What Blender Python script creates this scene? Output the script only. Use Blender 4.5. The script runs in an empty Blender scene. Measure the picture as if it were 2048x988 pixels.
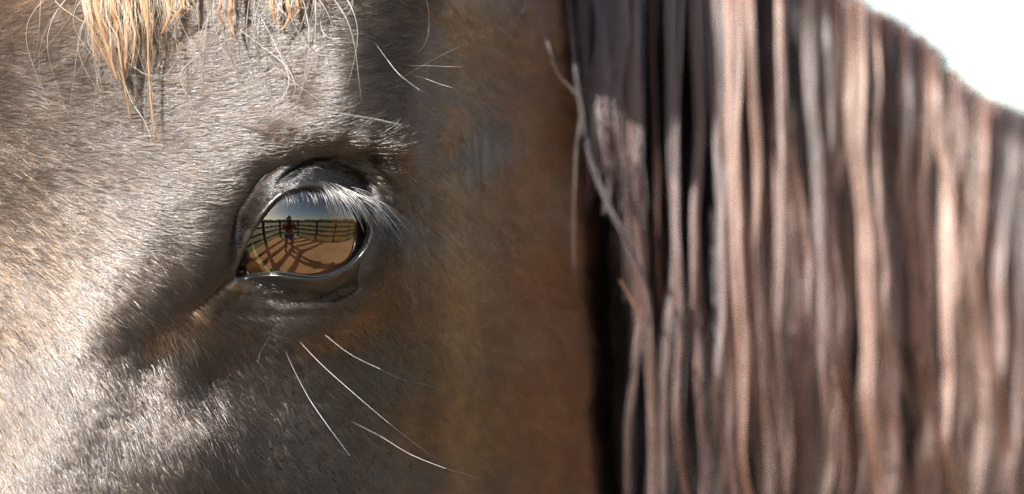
import bpy, bmesh, math
import numpy as np
from mathutils import Vector, Matrix

rng = np.random.default_rng(7)
SC = bpy.context.scene
COL = SC.collection

# ------------------------------------------------------------------ camera, sky, sun, exposure
K = 0.00016            # metres per photograph pixel in the plane of the eye
D = 1.0                # camera distance to that plane
H = 1.5                # height of the lens above the sand
P0 = 100.0             # surface level (in pixels of relief) that lies in the plane y = 0
cam_d = bpy.data.cameras.new('camera')
cam = bpy.data.objects.new('camera', cam_d)
COL.objects.link(cam)
cam.location = (0, -D, H)
cam.rotation_euler = (math.radians(90), 0, 0)
cam_d.sensor_width = 36.0
cam_d.lens = 36.0 * D / (2048 * K)
cam_d.clip_start = 0.02
cam_d.clip_end = 3000
cam_d.dof.use_dof = True
cam_d.dof.focus_distance = D - 0.003
cam_d.dof.aperture_fstop = 4.5
SC.camera = cam

SUN = Vector((-0.47, -0.73, 0.50)).normalized()     # towards the sun
elev = math.asin(SUN.z)
world = bpy.data.worlds.new('World')
SC.world = world
world.use_nodes = True
wn = world.node_tree.nodes
sky = wn.new('ShaderNodeTexSky')
sky.sky_type = 'NISHITA'
sky.sun_disc = False
sky.sun_elevation = elev
sky.sun_rotation = math.atan2(SUN.x, SUN.y)
sky.air_density = 1.0
sky.dust_density = 0.7
sky.ozone_density = 1.0
bgn = wn['Background']
bgn.inputs['Strength'].default_value = 0.065
world.node_tree.links.new(sky.outputs[0], bgn.inputs['Color'])
sun_d = bpy.data.lights.new('sun', 'SUN')
sun_d.energy = 5.0
sun_d.angle = math.radians(0.53)
sun_d.color = (1.0, 0.97, 0.935)
sun = bpy.data.objects.new('sun', sun_d)
COL.objects.link(sun)
sun.location = SUN * 20
sun.rotation_euler = SUN.to_track_quat('Z', 'Y').to_euler()
SC.view_settings.view_transform = 'Standard'
SC.view_settings.look = 'None'
SC.view_settings.gamma = 1.0
SC.view_settings.use_curve_mapping = False
SC.view_settings.exposure = 2.1
SC.render.engine = 'CYCLES'
cy = SC.cycles
cy.max_bounces = 7
cy.transparent_max_bounces = 24
cy.diffuse_bounces = 3
cy.glossy_bounces = 4
cy.transmission_bounces = 5
cy.use_denoising = True
cy.denoiser = 'OPENIMAGEDENOISE'
cy.denoising_input_passes = 'RGB_ALBEDO_NORMAL'
cy.denoising_prefilter = 'NONE'
cy.sample_clamp_indirect = 3.0
cy.caustics_reflective = False
cy.caustics_refractive = False
SC.cycles_curves.shape = 'RIBBONS'
SC.cycles_curves.subdivisions = 2

# ------------------------------------------------------------------ helpers
def W(px, py, P):
    """photograph pixel + relief level -> world point (arrays welcome)"""
    y = -(np.asarray(P, float) - P0) * K
    s = (D + y) / D
    return np.stack(np.broadcast_arrays((np.asarray(px, float) - 1024) * K * s, y,
                                        H + (494 - np.asarray(py, float)) * K * s), -1)

def vnoise(x, y, seed=0):
    """smooth lattice noise in -1..1"""
    x = np.asarray(x, float); y = np.asarray(y, float)
    r = np.random.default_rng(seed).uniform(-1, 1, (256, 256))
    xi = np.floor(x).astype(int); yi = np.floor(y).astype(int)
    fx = x - xi; fy = y - yi
    fx = fx * fx * (3 - 2 * fx); fy = fy * fy * (3 - 2 * fy)
    g = lambda a, b: r[a & 255, b & 255]
    return ((g(xi, yi) * (1 - fx) + g(xi + 1, yi) * fx) * (1 - fy)
            + (g(xi, yi + 1) * (1 - fx) + g(xi + 1, yi + 1) * fx) * fy)

def sstep(a, b, x):
    t = np.clip((x - a) / (b - a), 0, 1)
    return t * t * (3 - 2 * t)

def catmull(pts, n=12, closed=False):
    p = np.asarray(pts, float); m = len(p); out = []
    for i in range(m if closed else m - 1):
        if closed:
            a, b, c, d = p[(i - 1) % m], p[i], p[(i + 1) % m], p[(i + 2) % m]
        else:
            a, b, c, d = p[max(i - 1, 0)], p[i], p[i + 1], p[min(i + 2, m - 1)]
        for t in np.linspace(0, 1, n, endpoint=False):
            out.append(0.5 * (2 * b + (c - a) * t + (2 * a - 5 * b + 4 * c - d) * t * t + (3 * b - a - 3 * c + d) * t ** 3))
    if not closed:
        out.append(p[-1])
    return np.array(out)

def seg_dist(x, y, line, closed=False):
    """distance of points to a polyline"""
    best = np.full(x.shape, 1e9)
    n = len(line)
    for i in range(n if closed else n - 1):
        a = line[i]; b = line[(i + 1) % n]
        ab = b - a; L = ab @ ab + 1e-12
        t = np.clip(((x - a[0]) * ab[0] + (y - a[1]) * ab[1]) / L, 0, 1)
        best = np.minimum(best, np.hypot(x - a[0] - t * ab[0], y - a[1] - t * ab[1]))
    return best

def inside(x, y, poly):
    c = np.zeros(x.shape, bool); n = len(poly)
    for i in range(n):
        x1, y1 = poly[i]; x2, y2 = poly[(i + 1) % n]
        k = ((y1 > y) != (y2 > y)) & (x < (x2 - x1) * (y - y1) / (y2 - y1 + 1e-12) + x1)
        c ^= k
    return c

def link(o, parent=None, **props):
    COL.objects.link(o)
    if parent is not None:
        o.parent = parent
    for k, v in props.items():
        o[k] = v
    return o

def mesh_obj(name, verts, faces, mat, parent=None, smooth=True, **props):
    me = bpy.data.meshes.new(name)
    me.from_pydata([tuple(v) for v in verts], [], [tuple(f) for f in faces])
    if smooth:
        me.shade_smooth()
    me.materials.append(mat)
    me.update()
    return link(bpy.data.objects.new(name, me), parent, **props)

def bm_obj(name, bm, mat, parent=None, smooth=False, **props):
    me = bpy.data.meshes.new(name)
    bm.to_mesh(me); bm.free()
    if smooth:
        me.shade_smooth()
    me.materials.append(mat)
    return link(bpy.data.objects.new(name, me), parent, **props)

def curves_obj(name, pts, rad, mat, parent=None, col=None, **props):
    """pts: (n curves, m points, 3); rad: the same without the last axis; col: (n,3) per strand"""
    n, m = pts.shape[:2]
    cu = bpy.data.hair_curves.new(name)
    cu.add_curves([m] * n)
    cu.attributes['position'].data.foreach_set('vector', np.ascontiguousarray(pts, np.float32).ravel())
    ra = cu.attributes.get('radius') or cu.attributes.new('radius', 'FLOAT', 'POINT')
    ra.data.foreach_set('value', np.ascontiguousarray(np.broadcast_to(rad, (n, m)), np.float32).ravel())
    if col is not None:
        ca = cu.attributes.new('tint', 'FLOAT_COLOR', 'CURVE' if col.ndim == 2 else 'POINT')
        c4 = np.ones((n * (1 if col.ndim == 2 else m), 4), np.float32); c4[:, :3] = col.reshape(-1, 3)
        ca.data.foreach_set('color', c4.ravel())
    cu.materials.append(mat)
    return link(bpy.data.objects.new(name, cu), parent, **props)

# ------------------------------------------------------------------ materials
def new_mat(name):
    m = bpy.data.materials.new(name)
    m.use_nodes = True
    return m, m.node_tree.nodes, m.node_tree.links

def hair_mat(name, color=None, rough=0.3, radial=0.3, coat=0.0, offset=2.5, rand=0.15, ior=1.55):
    m, n, l = new_mat(name)
    n.remove(n['Principled BSDF'])
    h = n.new('ShaderNodeBsdfHairPrincipled')
    h.model = 'CHIANG'
    h.parametrization = 'COLOR'
    h.inputs['Roughness'].default_value = rough
    h.inputs['Radial Roughness'].default_value = radial
    h.inputs['Coat'].default_value = coat
    h.inputs['Random Roughness'].default_value = 0.3
    h.inputs['IOR'].default_value = ior
    h.inputs['Offset'].default_value = math.radians(offset)
    if color is None:
        a = n.new('ShaderNodeAttribute'); a.attribute_name = 'tint'
        l.new(a.outputs['Color'], h.inputs['Color'])
    else:
        h.inputs['Color'].default_value = (*color, 1)
    l.new(h.outputs[0], n['Material Output'].inputs['Surface'])
    return m

def plain_mat(name, color, rough=0.6, metallic=0.0, noise=None, bump=0.0, spec=0.5, ior=1.45):
    m, n, l = new_mat(name)
    b = n['Principled BSDF']
    b.inputs['Base Color'].default_value = (*color, 1)
    b.inputs['Roughness'].default_value = rough
    b.inputs['Metallic'].default_value = metallic
    b.inputs['Specular IOR Level'].default_value = spec
    b.inputs['IOR'].default_value = ior
    if noise:
        scale, other = noise
        tc = n.new('ShaderNodeTexCoord')
        t = n.new('ShaderNodeTexNoise'); t.inputs['Scale'].default_value = scale; t.inputs['Detail'].default_value = 8
        l.new(tc.outputs['Object'], t.inputs['Vector'])
        r = n.new('ShaderNodeMapRange'); r.inputs[1].default_value = 0.35; r.inputs[2].default_value = 0.65
        l.new(t.outputs['Fac'], r.inputs[0])
        mx = n.new('ShaderNodeMix'); mx.data_type = 'RGBA'
        mx.inputs[6].default_value = (*color, 1); mx.inputs[7].default_value = (*other, 1)
        l.new(r.outputs[0], mx.inputs[0]); l.new(mx.outputs[2], b.inputs['Base Color'])
        if bump:
            bp = n.new('ShaderNodeBump'); bp.inputs['Strength'].default_value = bump; bp.inputs['Distance'].default_value = 0.02
            l.new(t.outputs['Fac'], bp.inputs['Height']); l.new(bp.outputs[0], b.inputs['Normal'])
    return m

# ------------------------------------------------------------------ ground, field, sky setting seen in the eye's reflection
M_sand = plain_mat('sand', (0.40, 0.25, 0.12), 0.95, noise=(1.3, (0.33, 0.20, 0.095)), bump=0.6)
M_field = plain_mat('grass_field', (0.10, 0.10, 0.03), 0.95, noise=(0.6, (0.15, 0.125, 0.045)), bump=0.5)
M_wood = plain_mat('dark_rail', (0.022, 0.017, 0.014), 0.6, noise=(9, (0.05, 0.036, 0.028)), bump=0.3)

def disc(name, r, z, mat, n=64):
    v = [(0, 0, z)] + [(r * math.cos(a), r * math.sin(a), z) for a in np.linspace(0, 2 * math.pi, n, endpoint=False)]
    f = [(0, 1 + i, 1 + (i + 1) % n) for i in range(n)]
    return mesh_obj(name, v, f, mat, None, False, kind='structure')
disc('grass_field', 1500, -0.004, M_field)
FP = [(-2.5, 5.5), (-2.3, 3.4), (-2.15, 1.5), (-2.0, -0.4), (-1.6, -2.1), (-0.8, -3.6), (0.95, -3.75), (2.1, -2.35), (3.2, -0.95), (4.6, 0.8), (6.0, 2.6), (7.4, 4.4)]
pad = [(x_ + 0.0, y_ - 0.05, 0) for x_, y_ in FP] + [(7.4, 12, 0), (-2.5, 12, 0)]
mesh_obj('sand_paddock', pad, [tuple(range(len(pad)))], M_sand, None, False, kind='structure')
fence = bpy.data.objects.new('paddock_fence', None); fence.location = (0, 0, 0)
link(fence, None, label='dark rail fence round the sand paddock, mirrored in the eye', category='fence')
def box_between(p, q, w_, h_):
    p = Vector(p); q = Vector(q); d_ = (q - p); L_ = d_.length; d_.normalize()
    side = d_.cross(Vector((0, 0, 1)) if abs(d_.z) < 0.9 else Vector((1, 0, 0))).normalized(); up_ = side.cross(d_).normalized()
    bm = bmesh.new(); bmesh.ops.create_cube(bm, size=1)
    for v in bm.verts:
        c_ = v.co.copy(); v.co = p + d_ * ((c_.x + 0.5) * L_) + side * (c_.y * w_) + up_ * (c_.z * h_)
    bmesh.ops.bevel(bm, geom=bm.edges[:], offset=min(w_, h_) * 0.14, segments=1, affect='EDGES')
    return bm
for (x_, y_) in FP:
    bm_obj('post', box_between((x_, y_, -0.05), (x_, y_, 1.55), 0.12, 0.12), M_wood, fence)
for (x0, y0), (x1, y1) in zip(FP[:-1], FP[1:]):
    for z_ in (0.42, 0.78, 1.13, 1.47):
        bm_obj('rail', box_between((x0, y0, z_), (x1, y1, z_ + float(rng.normal(0, 0.01))), 0.045, 0.11), M_wood, fence)
# far wooded rise behind the photographer
M_hill = plain_mat('far_hill', (0.075, 0.05, 0.03), 1.0, noise=(0.08, (0.05, 0.05, 0.025)), bump=0.5)
hv_, hf_ = [], []
for i in range(61):
    a_ = math.radians(160 + 220 * i / 60)
    for j, (r_, z_) in enumerate(((60, -0.2), (66, 2.5), (74, 4.6), (90, 5.0), (110, -0.2))):
        zz = z_ * (1 + 0.25 * math.sin(i * 1.7) * math.sin(i * 0.53 + 1)) if z_ > 0 else z_
        hv_.append((r_ * math.cos(a_), r_ * math.sin(a_), zz))
for i in range(60):
    for j in range(4):
        hf_.append((i * 5 + j, (i + 1) * 5 + j, (i + 1) * 5 + j + 1, i * 5 + j + 1))
mesh_obj('hill', hv_, hf_, M_hill, None, True, kind='structure')

# photographer, seen only in the eye
def skin_obj(name, joints, edges, mat, parent=None, root=0, sub=2, **props):
    names = list(joints); ix = {k_: i for i, k_ in enumerate(names)}
    me = bpy.data.meshes.new(name)
    me.from_pydata([joints[k_][0] for k_ in names], [(ix[a_], ix[b_]) for a_, b_ in edges], [])
    o = bpy.data.objects.new(name, me)
    me.materials.append(mat)
    link(o, parent, **props)
    sk = o.modifiers.new('skin', 'SKIN'); sk.use_smooth_shade = True
    for i, k_ in enumerate(names):
        r_ = joints[k_][1]
        me.skin_vertices[0].data[i].radius = r_ if isinstance(r_, tuple) else (r_, r_)
        me.skin_vertices[0].data[i].use_root = (i == root)
    sb = o.modifiers.new('sub', 'SUBSURF'); sb.levels = sub; sb.render_levels = sub
    return o
M_flesh = plain_mat('flesh', (0.50, 0.29, 0.20), 0.5)
M_jacket = plain_mat('rust_jacket', (0.20, 0.045, 0.025), 0.8, noise=(30, (0.15, 0.03, 0.018)))
M_jeans = plain_mat('blue_denim', (0.03, 0.06, 0.16), 0.85, noise=(60, (0.05, 0.09, 0.20)))
M_brownhair = plain_mat('person_hair', (0.035, 0.018, 0.010), 0.5, noise=(80, (0.06, 0.03, 0.016)))
M_boot = plain_mat('boots', (0.04, 0.022, 0.014), 0.5)
M_black = plain_mat('camera_black', (0.012, 0.012, 0.013), 0.35)
M_lens = plain_mat('lens_glass', (0.01, 0.008, 0.02), 0.04)
PX, PY = -0.02, -1.62
person = bpy.data.objects.new('person', None); person.location = (0, 0, 0)
link(person, None, label='photographer in rust jacket and blue jeans, mirrored standing in the eye', category='person')
J = {'pelvis': ((PX, PY, 0.96), (0.15, 0.11)), 'waist': ((PX, PY + 0.01, 1.10), (0.13, 0.10)), 'chest': ((PX, PY + 0.02, 1.28), (0.16, 0.11)), 'collar': ((PX, PY + 0.04, 1.41), (0.10, 0.075)),
     'neck': ((PX, PY + 0.07, 1.47), 0.052), 'chin': ((PX, PY + 0.10, 1.53), (0.066, 0.075)), 'brow': ((PX, PY + 0.09, 1.62), (0.075, 0.092)), 'crown': ((PX, PY + 0.085, 1.68), (0.06, 0.075))}
E = [('pelvis', 'waist'), ('waist', 'chest'), ('chest', 'collar'), ('collar', 'neck'), ('neck', 'chin'), ('chin', 'brow'), ('brow', 'crown')]
for s_, sd in ((-1, 'l'), (1, 'r')):
    J.update({'sh' + sd: ((PX + s_ * 0.18, PY + 0.03, 1.38), 0.062), 'el' + sd: ((PX + s_ * 0.25, PY + 0.15, 1.18), 0.046), 'wr' + sd: ((PX + s_ * 0.10, PY + 0.30, 1.40), 0.03),
              'pa' + sd: ((PX + s_ * 0.062, PY + 0.335, 1.455), (0.038, 0.02)),
              'hp' + sd: ((PX + s_ * 0.10, PY, 0.90), 0.088), 'kn' + sd: ((PX + s_ * 0.14, PY + 0.02, 0.50), 0.062), 'an' + sd: ((PX + s_ * 0.17, PY - 0.02, 0.09), 0.042), 'to' + sd: ((PX + s_ * 0.19, PY + 0.15, 0.04), (0.042, 0.03))})
    E += [('collar', 'sh' + sd), ('sh' + sd, 'el' + sd), ('el' + sd, 'wr' + sd), ('wr' + sd, 'pa' + sd), ('pelvis', 'hp' + sd), ('hp' + sd, 'kn' + sd), ('kn' + sd, 'an' + sd), ('an' + sd, 'to' + sd)]
    for q in range(5):
        b_ = (PX + s_ * (0.058 - 0.004 * q), PY + 0.35, 1.485 - 0.016 * q)
        if q == 0:
            pts_ = [(PX + s_ * 0.07, PY + 0.33, 1.475), (PX + s_ * 0.05, PY + 0.32, 1.505), (PX + s_ * 0.03, PY + 0.33, 1.52)]
        else:
            pts_ = [b_, (b_[0] + s_ * 0.004, b_[1] + 0.03, b_[2] + 0.004), (b_[0] - s_ * 0.016, b_[1] + 0.045 - 0.003 * abs(q - 2), b_[2] + 0.004)]
        pr = 'pa' + sd
        for k_, p_ in enumerate(pts_):
            nm = 'f%s%d%d' % (sd, q, k_); J[nm] = (p_, 0.0085 - 0.001 * k_); E.append((pr, nm)); pr = nm
skin_obj('figure', J, E, M_flesh, person)
grow = lambda r_, d_: (r_[0] + d_, r_[1] + d_) if isinstance(r_, tuple) else r_ + d_
jk = ['pelvis', 'waist', 'chest', 'collar'] + [a_ + b_ for b_ in 'lr' for a_ in ('sh', 'el', 'wr')]
skin_obj('jacket', {k_: (J[k_][0], grow(J[k_][1], 0.016)) for k_ in jk}, [e_ for e_ in E if e_[0] in jk and e_[1] in jk], M_jacket, person)
jn = ['pelvis'] + [a_ + b_ for b_ in 'lr' for a_ in ('hp', 'kn', 'an')]
skin_obj('jeans', {k_: (J[k_][0], grow(J[k_][1], 0.010)) for k_ in jn}, [e_ for e_ in E if e_[0] in jn and e_[1] in jn], M_jeans, person)
for sd in 'lr':
    skin_obj('boot', {k_: (J[k_ + sd][0], grow(J[k_ + sd][1], 0.012)) for k_ in ('an', 'to')}, [('an', 'to')], M_boot, person)
bm = bmesh.new(); bmesh.ops.create_icosphere(bm, subdivisions=4, radius=1)
bmesh.ops.delete(bm, geom=[v for v in bm.verts if v.co.y > 0.35 and v.co.z < 0.35 or v.co.z < -0.75], context='VERTS')
for v in bm.verts:
    k_ = 1 + 0.06 * float(vnoise(v.co.x * 5 + 3, v.co.z * 3 + v.co.y * 4, 61))
    v.co = Vector((PX + v.co.x * 0.098 * k_, PY + 0.065 + v.co.y * 0.112 * k_, 1.61 + v.co.z * 0.125 * k_))
bm_obj('hair', bm, M_brownhair, person, True)
for s_ in (-1, 1):
    bm = bmesh.new(); bmesh.ops.create_uvsphere(bm, u_segments=12, v_segments=8, radius=0.011)
    for v in bm.verts: v.co += Vector((PX + s_ * 0.032, PY + 0.168, 1.585))
    bm_obj('eye', bm, plain_mat('person_eye', (0.7, 0.7, 0.7), 0.2), person, True)
bm = bmesh.new(); bmesh.ops.create_cone(bm, cap_ends=True, segments=8, radius1=0.016, radius2=0.006, depth=0.045)
for v in bm.verts: v.co = Vector((PX + v.co.x, PY + 0.178 - v.co.z * 0.25 + v.co.y, 1.555 + v.co.z))
bm_obj('nose', bm, M_flesh, person, True)
pcam = bpy.data.objects.new('photo_camera', None); link(pcam, None, label='black camera with a lens held up by the photographer', category='camera')
pcam.location = (PX, PY + 0.34, 1.48)
def part_local(name, bm, mat, parent, smooth=False): return bm_obj(name, bm, mat, parent, smooth)
part_local('camera_body', box_between((-0.052, 0, 0), (0.052, 0, 0), 0.05, 0.085), M_black, pcam)
part_local('viewfinder', box_between((-0.02, 0, 0.05), (0.02, 0, 0.05), 0.05, 0.03), M_black, pcam)
for r0, y0, y1, mt, nm in ((0.034, 0.02, 0.07, M_black, 'lens_barrel'), (0.039, 0.065, 0.10, M_black, 'lens_hood'), (0.033, 0.096, 0.103, M_lens, 'front_glass')):
    bm = bmesh.new(); bmesh.ops.create_cone(bm, cap_ends=True, segments=32, radius1=r0, radius2=r0, depth=y1 - y0)
    for v in bm.verts: v.co = Vector((v.co.x, (y0 + y1) / 2 + v.co.z, v.co.y))
    part_local(nm, bm, mt, pcam, True)

# ------------------------------------------------------------------ relief of the head
EC = np.array([581.0, 443.0]); ER = 158.0               # eyeball centre and radius
LID = catmull([(474, 548), (488, 503), (512, 456), (540, 414), (572, 387), (612, 374), (652, 377), (690, 393),
               (719, 415), (738, 440), (739, 470), (727, 500), (702, 530), (668, 549), (632, 557), (590, 554),
               (552, 549), (515, 550), (488, 555)], 8, True)
CREASE = catmull([(452, 528), (478, 476), (512, 420), (548, 368), (592, 336), (650, 317), (708, 317), (756, 338), (788, 372)], 6)

ctrl = []
for py in (-700, -300, 100, 500, 900, 1300, 1700):
    q = 0.18 * (py - 300) if py < 300 else 0.05 * (py - 300)
    ctrl += [(-1000, py, -1000 + q), (-620, py, -330 + q), (-320, py, -45 + q)]
ctrl += [(0, 0, 52), (0, 200, 80), (0, 400, 100), (0, 600, 116), (0, 800, 132), (0, 988, 146), (0, 1300, 160), (0, 1700, 160),
         (200, -700, -800), (200, -350, -140), (200, -120, 48), (200, 0, 96), (200, 200, 128), (200, 400, 150), (200, 600, 168), (190, 780, 178), (210, 900, 184), (220, 1000, 184), (230, 1300, 170), (230, 1700, 140),
         (400, 0, 128), (400, 200, 158), (390, 350, 168), (340, 500, 164), (400, 430, 161), (430, 480, 149), (290, 600, 162), (370, 560, 152),
         (440, 545, 122), (385, 612, 122), (325, 662, 140), (258, 712, 156), (450, 630, 92), (390, 690, 113), (345, 740, 132), (320, 800, 156), (300, 720, 140),
         (420, 760, 84), (390, 860, 148), (420, 960, 142), (510, 900, 66), (520, 1000, 62), (520, 1300, -30), (520, 1700, -90),
         (520, 680, 52), (600, 700, 26), (690, 680, -4), (770, 640, -32), (600, 800, 12), (700, 800, -34), (780, 800, -88), (640, 950, -6), (780, 960, -124),
         (560, 620, 66), (640, 625, 50), (720, 600, 26), (770, 540, 30),
         (550, 100, 152), (560, 200, 168), (500, 300, 170), (480, 390, 150), (560, 290, 178), (620, 262, 184), (690, 258, 174), (740, 262, 158), (785, 275, 128), (812, 300, 84),
         (560, 330, 140), (600, 304, 160), (650, 290, 162), (705, 291, 150), (755, 306, 120), (795, 340, 58), (812, 380, 18), (792, 425, 28),
         (600, 345, 86), (650, 326, 82), (706, 326, 76), (752, 348, 66), (560, 372, 86), (520, 430, 96), (486, 486, 94),
         (600, 450, 70), (690, 450, 62), (650, 530, 66), (540, 500, 66), (772, 420, 56), (778, 470, 50),
         (680, 120, 158), (760, 130, 124), (760, 200, 142), (812, 180, 92), (690, 0, 124), (800, 30, 80), (842, 110, 34), (838, 240, 56), (880, -20, -10), (700, -300, -220), (900, -300, -560), (700, -700, -1500), (1100, -700, -1700), (1100, -300, -900),
         (836, 400, -14), (832, 500, -14), (828, 620, -64), (824, 760, -128), (818, 920, -196), (818, 1300, -260), (818, 1700, -320),
         (886, 60, -70), (886, 160, -105), (886, 300, -106), (886, 450, -116), (886, 620, -156), (880, 800, -218), (880, 960, -280),
         (960, 60, -212), (960, 300, -228), (960, 500, -254), (960, 700, -312), (960, 950, -410), (940, 1300, -420), (940, 1700, -480),
         (1050, 60, -392), (1050, 300, -402), (1050, 500, -420), (1050, 700, -456), (1050, 950, -516), (1050, 1300, -540), (1050, 1700, -600),
         (1120, 0, -570), (1120, 300, -568), (1120, 600, -584), (1120, 950, -626), (1120, 1400, -640)]
for py in (-700, -300, 0, 300, 600, 950, 1400, 1700):
    ctrl += [(1300, py, -800), (1420, py, -880), (1500, py, -920)]
C = np.array(ctrl, float)

def tps_fit(C, lam=1e-4):
    n = len(C); xy = C[:, :2] / 1000
    d2 = ((xy[:, None] - xy[None]) ** 2).sum(-1)
    A = np.where(d2 > 0, d2 * np.log(d2 + 1e-20), 0) + lam * np.eye(n)
    Pm = np.c_[np.ones(n), xy]
    M = np.block([[A, Pm], [Pm.T, np.zeros((3, 3))]])
    return np.linalg.solve(M, np.r_[C[:, 2], 0, 0, 0]), xy
TW, TXY = tps_fit(C)
def base_relief(x, y):
    xs = x / 1000; ys = y / 1000
    out = TW[-3] + TW[-2] * xs + TW[-1] * ys
    for i in range(len(TXY)):
        d2 = (xs - TXY[i, 0]) ** 2 + (ys - TXY[i, 1]) ** 2
        out = out + TW[i] * d2 * np.log(d2 + 1e-20)
    return out

def axis(*spans):
    out = []
    for a, b, st in spans:
        out += list(np.arange(a, b, st))
    return np.array(out)
XS = axis((-1000, -100, 30), (-100, 380, 8), (380, 450, 4), (450, 770, 2), (770, 900, 4), (900, 1240, 8), (1240, 1420, 20), (1420, 1421, 2))
YS = axis((-700, -100, 30), (-100, 280, 8), (280, 350, 4), (350, 590, 2), (590, 680, 4), (680, 1100, 8), (1100, 1701, 30))
GX, GY = np.meshgrid(XS, YS)
Pg = base_relief(GX, GY)
jaw = 1128 + 0.03 * (GY - 400) + 22 * vnoise(GX * 0 + 3, GY / 260, 9)
Pg -= 330 * sstep(jaw, jaw + 75, GX) * (1 - sstep(1240, 1418, GX))
dl = seg_dist(GX, GY, LID, True)
ins = inside(GX, GY, LID)
dl = np.where(ins, -dl, dl)
rr = np.hypot(GX - EC[0], GY - EC[1])
upper = sstep(470, 420, GY)
lidR = ER + 9 + 7 * upper
lid = np.where(rr < lidR, np.sqrt(np.maximum(lidR ** 2 - rr ** 2, 0)), -1.4 * (rr - lidR))
nearw = sstep(120, 50, dl)
lid = np.where(nearw > 0, lid * nearw + (1 - nearw) * -900, -1e6)
kk = 16.0
hmx = np.clip(0.5 + 0.5 * (lid - Pg) / kk, 0, 1)
Pg = Pg * (1 - hmx) + lid * hmx + kk * hmx * (1 - hmx)
def groove(line, depth, w, n=6):
    global Pg
    d = seg_dist(GX, GY, catmull(line, n))
    Pg = Pg - depth * np.exp(-(d / w) ** 2)
d = seg_dist(GX, GY, CREASE)
Pg -= 20 * np.exp(-(d / 7.0) ** 2) * sstep(535, 590, GX) * sstep(795, 715, GX)
Pg += 4 * np.exp(-((seg_dist(GX, GY, catmull([(846, 250), (838, 350), (806, 500), (818, 640), (826, 720), (796, 880), (780, 1000)], 6))) / 18.0) ** 2)
groove([(480, 590), (540, 598), (600, 604), (665, 598), (715, 574)], 3, 7)
groove([(425, 612), (480, 622), (560, 628), (640, 628), (705, 610)], 3, 9)
groove([(474, 550), (440, 572), (405, 596), (378, 612)], 5, 8)
groove([(470, 562), (430, 592), (392, 618)], 1.5, 4)
groove([(690, 345), (735, 358), (770, 385)], 4, 4)
groove([(640, 340), (690, 334), (740, 346)], 3, 3.5)
# lid margin: rounded lip, then the drop behind it
Pg += 1.8 * np.exp(-((dl - 5) / 5.0) ** 2)
Pg -= 12 * np.where(dl < 3, ((3 - np.clip(dl, -14, 3)) / 6.0) ** 2, 0)
# small unevenness of bone and skin
Pg += (2.0 * vnoise(GX / 90, GY / 90, 3) + 0.5 * vnoise(GX / 25, GY / 25, 4)) * sstep(20, 120, dl)
bare_n = sstep(70, 10, dl)
Pg += bare_n * sstep(0, 8, dl) * (0.5 * vnoise(GX / 9, GY / 5, 5) + 0.22 * vnoise(GX / 3.6, GY / 2.6, 6))
GRID = W(GX, GY, Pg)

# neck: the same horizontal contours carried on past the throat, over the crest and behind
def crest_px(py):
    return np.interp(py, [-700, -300, -150, 0, 80, 170, 235, 400, 700, 1700], [1480, 1500, 1560, 1660, 1770, 1870, 1985, 2240, 2620, 3400])
def neck_P(px):
    return np.interp(px, [1150, 1205, 1290, 1420, 1700, 2050, 2600, 3400], [-800, -800, -820, -880, -1050, -1380, -1800, -2300])
def mane_top(px):
    """height (py) of the crest above each px"""
    return np.interp(px, [1050, 1150, 1300, 1500, 1690, 1750, 1830, 1880, 1910, 1960, 2048, 2240, 2620], [-330, -300, -250, -130, -14, 18, 66, 114, 156, 192, 226, 330, 620])
def crest_back(px, py):
    """how far the neck leans back towards its crest"""
    return 150.0 * float(np.exp(-max(0.0, py - float(mane_top(px))) / 520.0))
NT = 40
nx = np.zeros((len(YS), NT)); nP = np.zeros_like(nx)
for j, py in enumerate(YS):
    cx = float(crest_px(py)); pc = float(neck_P(cx))
    for i in range(NT):
        t = (i + 1) / NT
        if t <= 0.6:
            a = t / 0.6
            px = 1421 + (cx - 1421) * (1 - (1 - a) ** 1.3); P = float(neck_P(px)) - 120 * a ** 4 - crest_back(px, py) * sstep(1421, 1600, px)
        else:
            a = (t - 0.6) / 0.4 * math.pi * 0.9
            px = cx + 40 * math.sin(a) - 200 * max(0, (t - 0.8)); P = pc - 120 - crest_back(cx, py) * sstep(1421, 1600, cx) - 900 * (1 - math.cos(a)) / 2
        nx[j, i] = px; nP[j, i] = P
NECK = W(nx, np.broadcast_to(YS[:, None], nx.shape), nP)
ALL = np.concatenate([GRID, NECK], 1)
nr, nc = ALL.shape[:2]
idx = np.arange(nr * nc).reshape(nr, nc)
quads = np.stack([idx[:-1, :-1], idx[1:, :-1], idx[1:, 1:], idx[:-1, 1:]], -1).reshape(-1, 4)

# skin pigment (dark bare lids, tan corner, brown under the coat)
skin = np.zeros((nr, nc, 4), np.float32); skin[..., 3] = 1
skin[..., :3] = (0.014, 0.010, 0.0075)
skin[:, int(np.searchsorted(XS, 1165)):, :3] = (0.010, 0.008, 0.008)  # throat behind the jaw: its shade put into the skin colour
gw = GRID.shape[1]
bare = np.clip(np.maximum(sstep(46, 22, dl + 6 * vnoise(GX / 18, GY / 18, 8)), 0), 0, 1)
crd = seg_dist(GX, GY, CREASE)
uplid = sstep(60, 36, dl) * upper * sstep(540, 610, GX)
bare = np.maximum(bare, uplid)
for c_, v in enumerate((0.006, 0.0058, 0.0068)):
    skin[:, :gw, c_] = skin[:, :gw, c_] * (1 - bare) + v * bare
tan = np.exp(-(((GX - 445) / 52) ** 2 + ((GY - 588 + 0.35 * (GX - 445)) / 17) ** 2))
tan = np.maximum(tan, 0.35 * np.exp(-((seg_dist(GX, GY, catmull([(478, 530), (500, 470), (535, 405), (572, 372)], 5)) - 6) / 7) ** 2))
tan = np.maximum(tan, 0.5 * np.exp(-(((GX - 752) / 16) ** 2 + ((GY - 440) / 10) ** 2)))
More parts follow.
